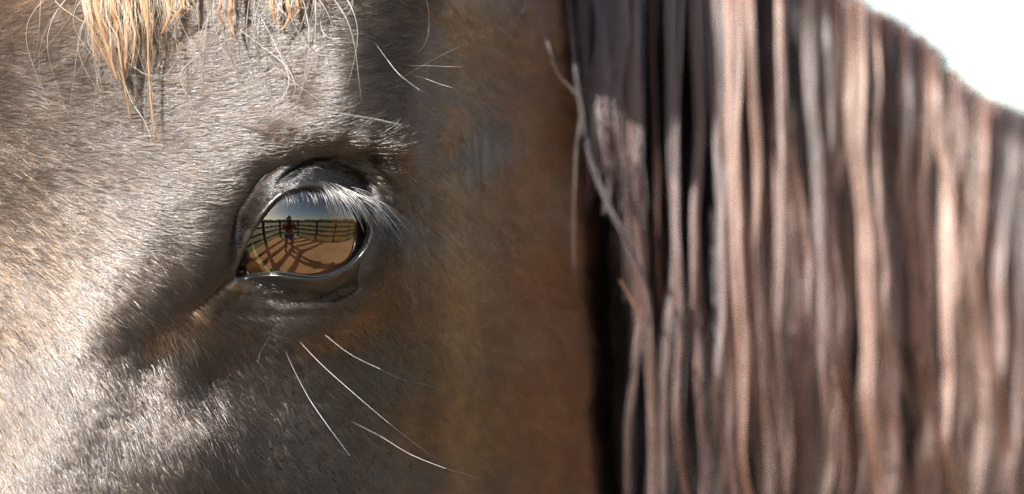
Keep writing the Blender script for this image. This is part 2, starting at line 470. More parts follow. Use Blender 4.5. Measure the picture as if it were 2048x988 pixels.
for c_, v in enumerate((0.036, 0.022, 0.008)):
    skin[:, :gw, c_] = skin[:, :gw, c_] * (1 - tan) + v * tan
lip = sstep(9, 4, dl)
skin[:, :gw, :3] = skin[:, :gw, :3] * (1 - lip[..., None]) + 0.006 * lip[..., None]

M_skin, n, l = new_mat('horse_skin')
b = n['Principled BSDF']
a = n.new('ShaderNodeAttribute'); a.attribute_name = 'pigment'
l.new(a.outputs['Color'], b.inputs['Base Color'])
wet = n.new('ShaderNodeAttribute'); wet.attribute_name = 'wet'
ms = n.new('ShaderNodeMapRange'); ms.inputs[3].default_value = 0.04; ms.inputs[4].default_value = 0.6
l.new(wet.outputs['Fac'], ms.inputs[0]); l.new(ms.outputs[0], b.inputs['Specular IOR Level'])
mr = n.new('ShaderNodeMapRange'); mr.inputs[3].default_value = 0.85; mr.inputs[4].default_value = 0.10
l.new(wet.outputs['Fac'], mr.inputs[0]); l.new(mr.outputs[0], b.inputs['Roughness'])
tn = n.new('ShaderNodeTexNoise'); tn.inputs['Scale'].default_value = 1400; tn.inputs['Detail'].default_value = 3
tc = n.new('ShaderNodeTexCoord'); l.new(tc.outputs['Object'], tn.inputs['Vector'])
bp = n.new('ShaderNodeBump'); bp.inputs['Strength'].default_value = 0.2; bp.inputs['Distance'].default_value = 0.0004
l.new(tn.outputs['Fac'], bp.inputs['Height']); l.new(bp.outputs[0], b.inputs['Normal'])

horse = bpy.data.objects.new('horse', None)
link(horse, None, label='brown horse with dark mane, face and one dark eye filling the frame', category='horse')

me = bpy.data.meshes.new('body')
me.vertices.add(nr * nc)
me.vertices.foreach_set('co', ALL.astype(np.float32).ravel())
me.loops.add(len(quads) * 4)
me.loops.foreach_set('vertex_index', quads.astype(np.int32).ravel())
me.polygons.add(len(quads))
me.polygons.foreach_set('loop_start', np.arange(0, len(quads) * 4, 4, dtype=np.int32))
me.update(calc_edges=True)
me.shade_smooth()
ca = me.attributes.new('pigment', 'FLOAT_COLOR', 'POINT'); ca.data.foreach_set('color', skin.ravel())
wa = me.attributes.new('wet', 'FLOAT', 'POINT')
wv = np.zeros((nr, nc), np.float32); wv[:, :gw] = np.maximum((0.72 + 0.2 * vnoise(GX / 15, GY / 9, 77)) * sstep(11, 5, dl), (0.58 - 0.50 * upper) * sstep(45, 16, dl))
wa.data.foreach_set('value', wv.ravel())
me.materials.append(M_skin)
body = link(bpy.data.objects.new('body', me), horse)

# ears, standing above the picture's edge
M_ear = plain_mat('ear_skin', (0.05, 0.03, 0.02), 0.7, noise=(60, (0.03, 0.02, 0.014)))
def ear(px, py, P, lean, w0, h0):
    rows, seg = 26, 20; vs, fs = [], []
    for i in range(rows):
        t = i / (rows - 1)
        wd = w0 * (0.55 + 0.9 * t - 1.45 * t ** 2.2) + 6
        for j in range(seg):
            a_ = -2.2 + 4.4 * j / (seg - 1)
            vs.append(W(px + lean * t + wd * math.sin(a_) * (1 if abs(a_) < 1.6 else 0.95), py - h0 * t, P - 60 - 60 * t - wd * 0.75 * math.cos(a_)))
    for i in range(rows - 1):
        for j in range(seg - 1):
            fs.append((i * seg + j, i * seg + j + 1, (i + 1) * seg + j + 1, (i + 1) * seg + j))
    o = mesh_obj('ear', vs, fs, M_ear, horse)
    so = o.modifiers.new('thick', 'SOLIDIFY'); so.thickness = 0.004
ear(870, -120, 40, 40, 190, 620)
ear(-360, -420, -330, -90, 220, 1020)

# ------------------------------------------------------------------ the eye
M_eye, n, l = new_mat('eyeball')
b = n['Principled BSDF']
tc = n.new('ShaderNodeTexCoord')
sep = n.new('ShaderNodeSeparateXYZ'); l.new(tc.outputs['Object'], sep.inputs[0])
tn = n.new('ShaderNodeTexNoise'); tn.inputs['Scale'].default_value = 260; tn.inputs['Detail'].default_value = 6
l.new(tc.outputs['Object'], tn.inputs['Vector'])
cr = n.new('ShaderNodeValToRGB')
cr.color_ramp.elements[0].position = 0.3; cr.color_ramp.elements[0].color = (0.006, 0.002, 0.0007, 1)
cr.color_ramp.elements[1].position = 0.7; cr.color_ramp.elements[1].color = (0.024, 0.0075, 0.0022, 1)
l.new(tn.outputs['Fac'], cr.inputs[0]); l.new(cr.outputs[0], b.inputs['Base Color'])
b.inputs['Roughness'].default_value = 0.8
b.inputs['Specular IOR Level'].default_value = 0.0
M_pupil = plain_mat('pupil', (0.0015, 0.0012, 0.001), 0.9, spec=0.0)
M_sclera = plain_mat('sclera_dark', (0.006, 0.004, 0.003), 0.8, spec=0.0)
M_cornea, n, l = new_mat('cornea')
n.remove(n['Principled BSDF'])
tr = n.new('ShaderNodeBsdfTransparent')
gl = n.new('ShaderNodeBsdfGlossy'); gl.inputs['Roughness'].default_value = 0.012
fr = n.new('ShaderNodeFresnel'); fr.inputs['IOR'].default_value = 1.95
mx = n.new('ShaderNodeMixShader')
cap = n.new('ShaderNodeMath'); cap.operation = 'MINIMUM'; cap.inputs[1].default_value = 0.125
gl.inputs['Color'].default_value = (1.0, 0.92, 0.80, 1)
l.new(fr.outputs[0], cap.inputs[0]); l.new(cap.outputs[0], mx.inputs[0]); l.new(tr.outputs[0], mx.inputs[1]); l.new(gl.outputs[0], mx.inputs[2])
tn = n.new('ShaderNodeTexNoise'); tn.inputs['Scale'].default_value = 160
tc = n.new('ShaderNodeTexCoord'); l.new(tc.outputs['Object'], tn.inputs['Vector'])
bp = n.new('ShaderNodeBump'); bp.inputs['Strength'].default_value = 0.065; bp.inputs['Distance'].default_value = 0.0006
l.new(tn.outputs['Fac'], bp.inputs['Height']); l.new(bp.outputs[0], gl.inputs['Normal']); l.new(bp.outputs[0], fr.inputs['Normal'])
l.new(mx.outputs[0], n['Material Output'].inputs['Surface'])

ecw = Vector(W(EC[0], EC[1], 0.0).tolist()); er = ER * K * ((D + ecw.y) / D)
look = Vector((0.16, -1, 0.02)).normalized()
Q = look.to_track_quat('Z', 'Y').to_matrix()
def sphere_obj(name, r, mat, parent, fn=None, seg=96, ring=64, cut=None):
    bm = bmesh.new(); bmesh.ops.create_uvsphere(bm, u_segments=seg, v_segments=ring, radius=r)
    if cut:
        bmesh.ops.delete(bm, geom=[v for v in bm.verts if v.co.z > cut * r], context='VERTS')
    for v in bm.verts:
        if fn: v.co = fn(v.co)
        v.co = Q @ v.co + ecw
    return bm_obj(name, bm, mat, parent, True)
eye = sphere_obj('eye', er * 0.955, M_sclera, horse, cut=0.5)
eye['label'] = 'dark glossy eye with a paddock reflected in it'
cornea = sphere_obj('cornea', er, M_cornea, eye)
def ring_disc(name, r0, r1, z0, z1, mat, parent, sx=1.0, sy=1.0, n=72, m=10, fn=None):
    vs, fs = [], []
    for j in range(m + 1):
        t = j / m; r = r0 + (r1 - r0) * t; z = z0 + (z1 - z0) * t
        for i in range(n):
            a_ = 2 * math.pi * i / n
            kx = sx if r0 == 0 else 1 + (sx - 1) * (1 - t); ky = sy if r0 == 0 else 1 + (sy - 1) * (1 - t)
            vs.append(Q @ Vector((r * kx * math.cos(a_), r * ky * math.sin(a_), z)) + ecw)
    for j in range(m):
        for i in range(n):
            fs.append((j * n + i, j * n + (i + 1) % n, (j + 1) * n + (i + 1) % n, (j + 1) * n + i))
    return mesh_obj(name, vs, fs, mat, parent)
ring_disc('iris', er * 0.30, er * 0.84, er * 0.70, er * 0.46, M_eye, eye, 1.5, 0.8)
ring_disc('pupil', 0.0, er * 0.36, er * 0.66, er * 0.65, M_pupil, eye, 1.5, 0.9, m=3)

# third eyelid and tear corner
M_third = plain_mat('third_eyelid', (0.095, 0.07, 0.02), 0.22, noise=(700, (0.04, 0.028, 0.010)))
M_car = plain_mat('tear_corner', (0.03, 0.014, 0.010), 0.15)
def patch(name, rows, mat, parent, thick=6):
    """rows: list of polylines [(px,py,P)...] lofted into a thin solid sheet"""
    g = np.array([catmull(r, 6) for r in rows])
    m_, n_ = g.shape[:2]
    g2 = np.array([catmull(g[:, i], 5) for i in range(n_)]).transpose(1, 0, 2)
    m_, n_ = g2.shape[:2]
    front = W(g2[..., 0], g2[..., 1], g2[..., 2]).reshape(-1, 3)
    back = W(g2[..., 0], g2[..., 1], g2[..., 2] - thick).reshape(-1, 3)
    I = np.arange(m_ * n_).reshape(m_, n_)
    f = [(I[i, j], I[i + 1, j], I[i + 1, j + 1], I[i, j + 1]) for i in range(m_ - 1) for j in range(n_ - 1)]
    o = m_ * n_
    fb = [tuple(o + k for k in reversed(q)) for q in f]
    rim = list(I[0, :]) + list(I[1:, -1]) + list(I[-1, -2::-1]) + list(I[-2:0:-1, 0])
    fr_ = [(rim[i], rim[(i + 1) % len(rim)], rim[(i + 1) % len(rim)] + o, rim[i] + o) for i in range(len(rim))]
    return mesh_obj(name, np.r_[front, back], f + fb + fr_, mat, parent)
def eyeP(px, py, off):
    r2 = (px - EC[0]) ** 2 + (py - EC[1]) ** 2
    return math.sqrt(max(ER ** 2 - r2, 0)) + off
patch('third_eyelid', [[(476, 540, 34), (483, 546, 40), (492, 553, 42), (506, 556, 44)],
                       [(490, 505, 62), (497, 520, 70), (508, 537, 70), (526, 552, 66)],
                       [(499, 488, 96), (505, 508, 96), (518, 530, 94), (540, 550, eyeP(540, 550, 6))],
                       [(503, 482, eyeP(503, 482, 1)), (511, 503, eyeP(511, 503, 3)), (525, 526, eyeP(525, 526, 4)), (548, 549, eyeP(548, 549, 4))]], M_third, eye)
bm = bmesh.new(); bmesh.ops.create_icosphere(bm, subdivisions=4, radius=1)
cw = W(484, 545, 46)
for v in bm.verts:
    c = v.co.copy()
    s = 1 + 0.22 * float(vnoise(c.x * 2.3 + 9, c.y * 2.3 + c.z * 1.9 + 4, 31))
    v.co = Vector((cw[0] + c.x * s * 0.0028, cw[1] - 0.002 + c.y * s * 0.0026, cw[2] + c.z * s * 0.0022))
bm_obj('tear_corner', bm, M_car, eye, True)
# tear line lying on the lower lid
M_tear, n, l = new_mat('tear_film')
b = n['Principled BSDF']; b.inputs['Base Color'].default_value = (0.02, 0.02, 0.02, 1); b.inputs['Roughness'].default_value = 0.03
b.inputs['IOR'].default_value = 1.6
def tube(path, radii, seg=6):
    path = np.asarray(path, float); n_ = len(path)
    vs, fs = [], []
    T = np.gradient(path, axis=0); T /= np.linalg.norm(T, axis=1)[:, None] + 1e-12
    up = np.array([0.3, -1.0, 0.2]); up /= np.linalg.norm(up)
    for i in range(n_):
        a_ = np.cross(T[i], up)
        if np.linalg.norm(a_) < 1e-4: a_ = np.cross(T[i], [1, 0, 0.1])
        a_ /= np.linalg.norm(a_); c_ = np.cross(a_, T[i])
        for s in range(seg):
            th = 2 * math.pi * s / seg
            vs.append(path[i] + radii[i] * (math.cos(th) * a_ + math.sin(th) * c_))
    for i in range(n_ - 1):
        for s in range(seg):
            fs.append((i * seg + s, i * seg + (s + 1) % seg, (i + 1) * seg + (s + 1) % seg, (i + 1) * seg + s))
    fs.append(tuple(range(seg))[::-1]); fs.append(tuple((n_ - 1) * seg + s for s in range(seg)))
    return vs, fs
tl = catmull([(500, 548), (530, 545), (560, 544), (592, 549), (632, 553), (668, 545), (700, 526), (723, 498), (733, 470)], 8)
tp = np.array([W(x_, y_, eyeP(x_, y_, 2.5)) for x_, y_ in tl])
v_, f_ = tube(tp, 0.00020 * np.sin(np.linspace(0.1, math.pi - 0.1, len(tp))) ** 0.5, 8)
mesh_obj('tear_film', v_, f_, M_tear, eye)

# ------------------------------------------------------------------ coat
FLOW = np.array([(-600, 0, -160), (-600, 500, 170), (-600, 900, 120), (-250, 100, -60), (-250, 600, 60),
    (0, 0, -35), (100, 120, -16), (0, 200, 4), (0, 350, 12), (150, 300, 2), (300, 220, -8), (500, 150, -12), (650, 60, 2), (750, 100, 6),
    (620, 230, -14), (750, 200, -8), (800, 260, -22), (550, 300, -20), (650, 290, -16), (760, 300, -10), (450, 400, -8), (420, 480, 10), (350, 420, 8), (200, 450, 18), (50, 480, 22),
    (0, 600, 40), (150, 600, 44), (300, 560, 34), (380, 560, 40), (430, 540, 35), (250, 700, 62), (100, 750, 60), (350, 700, 66), (200, 900, 66), (400, 900, 56),
    (500, 700, 58), (600, 750, 58), (700, 850, 50), (600, 950, 42), (780, 750, 66), (800, 900, 58), (840, 600, 78), (850, 400, 70), (850, 200, 40),
    (950, 300, 85), (1000, 700, 72), (1100, 400, 66), (1130, 600, 48), (1130, 200, 50), (1100, 900, 60), (950, 50, 60), (560, 640, 34), (650, 660, 42), (740, 600, 58), (780, 480, 62),
    (620, 350, 5), (690, 340, 12), (760, 370, 40), (480, 470, -30), (520, 410, -35), (430, 600, 40), (500, 590, 20), (600, 590, 15), (690, 575, 20),
    (300, -400, -60), (700, -300, -30), (1000, -400, 20), (200, 1400, 70), (700, 1400, 60)], float)
def flow(x, y):
    ang = np.radians(FLOW[:, 2]); sx = np.zeros_like(x); sy = np.zeros_like(x)
    for (fx, fy, _), a_ in zip(FLOW, ang):
        w_ = 1.0 / (((x - fx) ** 2 + (y - fy) ** 2) + 900.0) ** 1.6
        sx += w_ * math.cos(a_); sy += w_ * math.sin(a_)
    a0 = np.arctan2(sy, sx)
    return a0 + 0.08 * vnoise(x / 60, y / 60, 11) + 0.07 * vnoise(x / 17, y / 17, 12)

dU = np.gradient(GRID, XS, axis=1); dV = np.gradient(GRID, YS, axis=0)
NRM = np.cross(dU, dV); NRM /= np.linalg.norm(NRM, axis=-1, keepdims=True) + 1e-15
NRM = np.where((NRM[..., 1:2] > 0), -NRM, NRM)
cell = (np.linalg.norm(np.cross(GRID[:-1, 1:] - GRID[:-1, :-1], GRID[1:, :-1] - GRID[:-1, :-1]), axis=-1)) * 1e6   # mm2
CX = (GX[:-1, :-1] + GX[1:, 1:]) / 2; CY = (GY[:-1, :-1] + GY[1:, 1:]) / 2
cdl = (dl[:-1, :-1] + dl[1:, 1:]) / 2
dens = np.full(CX.shape, 8.5)
dens *= 1 + 0.15 * sstep(840, 900, CX)
dens *= 1 - 0.6 * sstep(1180, 1260, CX)
edge = np.maximum.reduce([-CX - 60, -CY - 60, CY - 1050, np.zeros_like(CX)])
dens *= np.clip(1 - edge / 420, 0.06, 1)
dens *= np.where(CX < -620, 0.3, 1)
lowl = sstep(480, 530, CY) * sstep(490, 530, CX) * sstep(770, 735, CX)
near = sstep(6, 16 + 24 * lowl, cdl - 4 * lowl + 6 * vnoise(CX / 14, CY / 14, 21)) * (1 - 0.68 * sstep(66, 46, cdl) * sstep(470, 430, CY) * sstep(560, 620, CX))
low_bare = sstep(470, 520, CY) * sstep(44, 18, cdl + 10 * vnoise(CX / 20, CY / 9, 23))
dens *= near * (1 - 0.85 * low_bare) + 0.0
dens *= 1 + 1.2 * sstep(140, 60, cdl) * (cdl > 0)        # short hair grows denser round the lids
tanc = np.exp(-(((CX - 445) / 46) ** 2 + ((CY - 588 + 0.35 * (CX - 445)) / 15) ** 2))
dens *= 1 - 0.5 * tanc
wgt = (cell * dens).ravel()
N = int(wgt.sum())
print('coat hairs', N)
pick = rng.choice(wgt.size, N, p=wgt / wgt.sum())
ri, ci = np.divmod(pick, CX.shape[1])
fu = rng.random(N); fv = rng.random(N)
def bil(A):
    e = (lambda q: q[:, None]) if A.ndim == 3 else (lambda q: q)
    return (A[ri, ci] * e((1 - fu) * (1 - fv)) + A[ri, ci + 1] * e(fu * (1 - fv))
            + A[ri + 1, ci] * e((1 - fu) * fv) + A[ri + 1, ci + 1] * e(fu * fv))
hx = bil(GX); hy = bil(GY); hp = bil(GRID); hn = bil(NRM); hu = bil(dU); hv = bil(dV); hd = bil(dl)
hn /= np.linalg.norm(hn, axis=1)[:, None]
ang = flow(hx, hy) + rng.normal(0, 0.13, N)
T = hu * np.cos(ang)[:, None] + hv * np.sin(ang)[:, None]
T -= (T * hn).sum(1)[:, None] * hn
T /= np.linalg.norm(T, axis=1)[:, None] + 1e-15
B = np.cross(hn, T)
Lpx = 42 * (0.75 + 0.5 * rng.random(N)) * (1 + 0.15 * vnoise(hx / 60, hy / 60, 14))
Lpx *= 0.24 + 0.76 * sstep(15, 130, hd)
Lpx *= 1 - 0.35 * sstep(480, 600, hx) * sstep(560, 640, hy) * sstep(900, 820, hx)
Lpx *= 1 + 1.3 * sstep(1080, 1135, hx) * rng.random(N)
Lpx = np.where(rng.random(N) < 0.004, Lpx * 1.5, Lpx)
Lm = Lpx * K
lift = np.clip(rng.normal(0.16, 0.08, N) + 0.06 * vnoise(hx / 16, hy / 9, 15), 0.03, 0.6) * (0.75 + 0.25 * sstep(20, 120, hd))
# clumps: tips lean towards a shared centre
cs = 12.0
wx = hx * 0.83 + hy * 0.56 + 9 * vnoise(hx / 31, hy / 31, 51); wy = hy * 0.83 - hx * 0.56 + 9 * vnoise(hx / 31, hy / 31, 52)
ccx = np.floor(wx / cs); ccy = np.floor(wy / cs)
jx = (np.abs(np.sin(ccx * 127.1 + ccy * 311.7)) * 43758.5453) % 1.0
jy = (np.abs(np.sin(ccx * 269.5 + ccy * 183.3)) * 43758.5453) % 1.0
ux = (ccx + 0.1 + 0.8 * jx) * cs - wx; uy = (ccy + 0.1 + 0.8 * jy) * cs - wy
tx = 0.83 * ux - 0.56 * uy; ty = 0.56 * ux + 0.83 * uy
pull = (hu * tx[:, None] + hv * ty[:, None]) * (0.75 * sstep(20, 90, hd) * np.clip(Lpx / 40, 0, 1) ** 1.5 * (0.3 + 0.7 * rng.random(N)))[:, None]
M_ = 6
ss = np.linspace(0, 1, M_)
bend = rng.normal(0, 0.10, N)
pts = np.empty((N, M_, 3))
for j, s in enumerate(ss):
    pts[:, j] = (hp - hn * (0.0004 * np.clip(Lpx / 42, 0.1, 1) ** 1.3)[:, None] + T * (Lm * s)[:, None] + hn * (Lm * lift * (s - 0.45 * s * s))[:, None] * 1.3
                 + B * (Lm * bend * s * s)[:, None] + pull * (s ** 1.5))
radw = 0.000098 * (0.8 + 0.4 * rng.random(N)) * (0.48 + 0.52 * sstep(20, 110, hd)) * (1 + 0.7 * sstep(840, 920, hx))
rad = radw[:, None] * np.array([1.0, 1.0, 0.92, 0.78, 0.52, 0.12])[None]
# coat colours
base_c = np.array([0.034, 0.0215, 0.0135])
col = np.tile(base_c, (N, 1))
def mixc(c, w_):
    global col
    col = col * (1 - w_[:, None]) + np.array(c) * w_[:, None]
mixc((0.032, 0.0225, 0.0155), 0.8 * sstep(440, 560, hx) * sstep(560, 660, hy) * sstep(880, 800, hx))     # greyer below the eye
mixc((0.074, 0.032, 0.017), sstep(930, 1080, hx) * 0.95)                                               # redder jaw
mixc((0.095, 0.058, 0.030), sstep(850, 900, hx) * sstep(1010, 900, hx) * 0.6)
rust = np.exp(-((seg_dist(hx, hy, catmull([(590, 690), (640, 683), (690, 665), (735, 625)], 5)) - 2) / 17) ** 2)
mixc((0.10, 0.042, 0.013), 0.62 * rust)
rust2 = np.exp(-((seg_dist(hx, hy, catmull([(385, 625), (340, 655), (300, 680)], 5)) - 2) / 26) ** 2)
mixc((0.10, 0.050, 0.018), 0.7 * rust2)
mixc((0.09, 0.045, 0.022), sstep(160, 0, hy) * sstep(420, 250, hx) * 0.5)
mixc((0.012, 0.0105, 0.0105), sstep(62, 34, hd) * (hy < 470) * 0.8)
mixc((0.016, 0.0125, 0.0105), sstep(75, 30, hd) * (hy >= 470) * 0.85)
mixc((0.012, 0.009, 0.009), sstep(1162, 1185, hx))  # fur behind the jaw near black, painting the shadowed gap
col *= (1 + 0.08 * vnoise(hx / 90, hy / 90, 41) + 0.10 * vnoise(hx / 22, hy / 22, 42))[:, None]
col *= np.exp(rng.normal(0, 0.45, N) + 0.45 * vnoise(hx / 12, hy / 8, 43))[:, None]
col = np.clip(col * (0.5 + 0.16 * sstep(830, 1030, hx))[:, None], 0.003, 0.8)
M_coat = hair_mat('coat_hair', None, 0.20, 0.30, 0.0, 2.0, ior=1.64)
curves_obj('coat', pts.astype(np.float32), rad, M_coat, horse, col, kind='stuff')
del pts

# ------------------------------------------------------------------ lashes and whiskers
def surfP(px, py):
    j = np.clip(np.searchsorted(XS, px) - 1, 0, len(XS) - 2); i = np.clip(np.searchsorted(YS, py) - 1, 0, len(YS) - 2)
    a_ = (px - XS[j]) / (XS[j + 1] - XS[j]); b_ = (py - YS[i]) / (YS[i + 1] - YS[i])
    return Pg[i, j] * (1 - a_) * (1 - b_) + Pg[i, j + 1] * a_ * (1 - b_) + Pg[i + 1, j] * (1 - a_) * b_ + Pg[i + 1, j + 1] * a_ * b_
M_lash = hair_mat('lash_hair', None, 0.22, 0.3, 0.0, 2.0)
L = []; LC = []; LR = []
def lash(root, tip, sag, bulge, w_=0.00011, c_=(0.45, 0.40, 0.36), m=10):
    rx, ry = root; tx_, ty_ = tip
    p_r = float(surfP(rx, ry)) - 1
    p_t = p_r + bulge
    t = np.linspace(0, 1, m)
    x_ = rx + (tx_ - rx) * t + sag[0] * np.sin(math.pi * t) ; y_ = ry + (ty_ - ry) * t + sag[1] * np.sin(math.pi * t)
    P_ = p_r + (p_t - p_r) * t + 0.30 * abs(bulge) * np.sin(math.pi * t) + 10 * np.sin(math.pi * np.minimum(t * 2, 1) / 2)
    L.append(W(x_, y_, P_)); LR.append(w_ * np.clip(1.15 - t ** 3, 0.1, 1)); LC.append(np.array(c_)[None] * rng.uniform(0.75, 1.25) * (0.15 + 0.95 * t[:, None]))
for q in range(66):
    u = rng.random() ** 0.85
    rx = 628 + 110 * u + rng.normal(0, 3); ry = 368 + 3 * math.sin(u * 3) + 34 * u ** 1.6 - 5 + rng.normal(0, 4)
    cl = round(u * 7) / 7
    ln = 42 + 74 * (0.25 + 0.75 * math.sin(min(1, u * 1.15 + 0.1) * 1.5)) * rng.uniform(0.75, 1.1)
    an = math.radians(62 - 22 * min(1, u * 1.4) + rng.normal(0, 4))
    if rng.random() < 0.10: an += rng.normal(0, 0.35)
    dx = ln * math.cos(an) + 10 * (cl - u); dy = ln * math.sin(an)
    bright = rng.uniform(0.5, 1.3)
    lash((rx, ry), (rx + dx, ry + dy), (3, -7 - 5 * rng.random()), 34 * rng.uniform(0.6, 1.2) - 46 * u, rng.uniform(0.00004, 0.00008), np.array((0.26, 0.23, 0.21)) * bright)
for q in range(34):                                       # fine dark lashes over the top of the eye
    u = rng.random(); rx = 560 + 90 * u; ry = 381 - 8 * u + rng.normal(0, 2)
    lash((rx, ry), (rx + 12 + rng.normal(0, 5), ry + 22 + 20 * rng.random()), (2, -2), 26, 0.00006, (0.12, 0.10, 0.10))
curves_obj('eyelashes', np.array(L), np.array(LR), M_lash, horse, np.clip(np.array(LC), 0.02, 0.85), kind='stuff', label='pale bristly eyelashes over the outer half of the eye')

M_wh = hair_mat('whisker_hair', (0.40, 0.36, 0.33), 0.18, 0.3, 0.0, 2.0)
def whisker(path, lifts, w_=0.00013):
    c_ = catmull(path, 8)
    b0 = float(surfP(*path[0]))
    li = np.interp(np.linspace(0, 1, len(c_)), np.linspace(0, 1, len(lifts)), lifts)
    p_ = W(c_[:, 0], c_[:, 1], b0 + li); w_ *= 0.40
    t = np.linspace(0, 1, len(c_))
    curves_obj('whisker', p_[None], (w_ * np.clip(1.1 - t ** 2.5, 0.16, 1))[None], M_wh, horse)
whisker([(571, 702), (588, 740), (620, 800), (660, 858), (700, 912)], [0, 40, 90, 120, 140], 0.00019)
whisker([(598, 682), (640, 726), (700, 780), (780, 848), (872, 919)], [0, 40, 80, 110, 120], 0.00013)
whisker([(700, 842), (760, 872), (820, 908), (890, 936), (960, 957)], [0, 70, 120, 150, 150], 0.00016)
whisker([(648, 668), (700, 708), (760, 738), (800, 757), (870, 775), (934, 807)], [0, 30, 50, 50, 40, 30], 0.00009)
whisker([(543, 668), (530, 688), (520, 706), (516, 724)], [0, 16, 24, 28], 0.00009)
whisker([(640, 221), (690, 228), (750, 238), (800, 249), (830, 254)], [0, 30, 60, 80, 80], 0.00020)
whisker([(750, 85), (775, 120), (800, 150), (840, 180), (854, 185)], [0, 40, 60, 70, 70], 0.00015)
whisker([(812, 132), (850, 131), (890, 133), (925, 134)], [0, 30, 50, 60], 0.00017)
whisker([(822, 150), (850, 157), (880, 168), (908, 176)], [0, 40, 60, 70], 0.00020)
whisker([(790, 165), (830, 140), (880, 112), (930, 88)], [0, 40, 60, 60], 0.00012)
whisker([(700, 256), (740, 243), (755, 235)], [0, 16, 22], 0.00010)
whisker([(780, 305), (810, 290), (840, 280)], [0, 20, 30], 0.00011)
whisker([(560, 262), (610, 246), (660, 238)], [0, 12, 16], 0.00009)

# ------------------------------------------------------------------ forelock
M_fore = hair_mat('forelock_hair', None, 0.28, 0.35, 0.0, 2.0)
def strands_along(path, radii, n_, m=22, wav=3.0, fly=0.12, spread=1.0, wv_scale=3.0, tipvar=0.25, sd=0):
    """path (k,3) in px,py,P; radii (k) px; returns (n,m,3) px-space strands filling a tapered lock"""
    g = np.random.default_rng(sd)
    c_ = catmull(path, 10); rad_ = np.interp(np.linspace(0, 1, len(c_)), np.linspace(0, 1, len(radii)), radii)
    out = np.empty((n_, m, 3))
    for q in range(n_):
        a_ = g.random() * 2 * math.pi; rr_ = math.sqrt(g.random())
        end = 1 - tipvar * g.random() ** 2
        t = np.linspace(0, end, m); ii = t * (len(c_) - 1)
        p = np.stack([np.interp(ii, np.arange(len(c_)), c_[:, k]) for k in range(3)], 1)
        rd = np.interp(ii, np.arange(len(c_)), rad_)
        tw = a_ + g.normal(0, 0.5) * t * 2 + 1.5 * t
        p[:, 0] += rd * rr_ * np.cos(tw) * spread
        p[:, 2] += rd * rr_ * np.sin(tw) * 0.55
        ph = g.random() * 6.28; f = wv_scale * g.uniform(0.6, 1.5)
        p[:, 0] += wav * np.sin(ph + f * 6.28 * t) * t
        p[:, 1] += 0.5 * wav * np.cos(ph * 2 + f * 5 * t) * t
        if g.random() < fly:
            k_ = g.normal(0, 1) * 26; p[:, 0] += k_ * t ** 2; p[:, 2] += abs(g.normal(0, 1)) * 24 * t ** 2; p[:, 1] -= abs(k_) * 0.25 * t ** 2
        out[q] = p
    return out
def lock_core(path, radii, scale=0.55):
    c_ = catmull(path, 5); rad_ = np.interp(np.linspace(0, 1, len(c_)), np.linspace(0, 1, len(radii)), radii)
    vs, fs = [], []; seg = 8
    for i, p in enumerate(c_):
        for s in range(seg):
            th = 2 * math.pi * s / seg
            vs.append(W(p[0] + rad_[i] * scale * math.cos(th), p[1], p[2] + rad_[i] * scale * 0.5 * math.sin(th)))
    for i in range(len(c_) - 1):
        for s in range(seg):
            fs.append((i * seg + s, i * seg + (s + 1) % seg, (i + 1) * seg + (s + 1) % seg, (i + 1) * seg + s))
    fs.append(tuple(range(seg))[::-1]); fs.append(tuple((len(c_) - 1) * seg + s for s in range(seg)))
    return vs, fs
M_fcore = plain_mat('forelock_inner', (0.16, 0.08, 0.035), 0.7)
FL = []
g = np.random.default_rng(91)
for x0, xe, ye, r0, n_ in [(165, 232, 150, 16, 46), (195, 236, 165, 22, 60), (218, 240, 120, 22, 60), (245, 246, 172, 18, 50), (262, 262, 140, 14, 36), (178, 188, 120, 12, 22), (230, 262, 245, 10, 22),
                           (285, 300, 110, 15, 36), (296, 310, 285, 9, 20), (345, 322, 70, 20, 46), (360, 345, 40, 14, 30), (430, 455, 60, 12, 16), (462, 470, 75, 16, 24), (545, 552, 50, 18, 26), (575, 560, 66, 18, 26), (600, 585, 36, 12, 14)]:
    k_ = g.normal(0, 7, 4)
    n_ = int(n_ * 0.48)
    FL.append(([(x0 - 12, -420, 20), (x0 - 4 + k_[0], -130, 150), (x0 + k_[1], 0, 172 + g.uniform(0, 26)), ((x0 + xe) / 2 + k_[2], ye * 0.5, 182 + g.uniform(0, 16)), (xe, ye, 176 + g.uniform(0, 16))], [r0, r0 * 1.15, r0, r0 * 0.75, r0 * 0.25], n_))
for i, (pa, ra, n_) in enumerate(FL):
    v_, f_ = lock_core(pa, ra, 0.3)
    lo = mesh_obj('forelock_lock', v_, f_, M_fcore, horse)
    s = strands_along(pa, ra, n_, 24, 7, 0.45, 1.15, 2.5, 0.55, 100 + i)
    g = np.random.default_rng(200 + i)
    pale = g.random(n_)[:, None] < 0.5
    c_ = np.where(pale, np.array((0.55, 0.36, 0.21)), np.array((0.36, 0.13, 0.038))) * np.exp(g.normal(0, 0.3, n_))[:, None] * (1.0 if x0 < 400 else 0.8)
    t = np.linspace(0, 1, 24)
    curves_obj('strands', W(s[..., 0], s[..., 1], s[..., 2]), np.broadcast_to(0.00010 * np.clip(1.1 - t ** 3, 0.2, 1), (n_, 24)), M_fore, lo, np.clip(c_, 0.02, 0.85), kind='stuff')
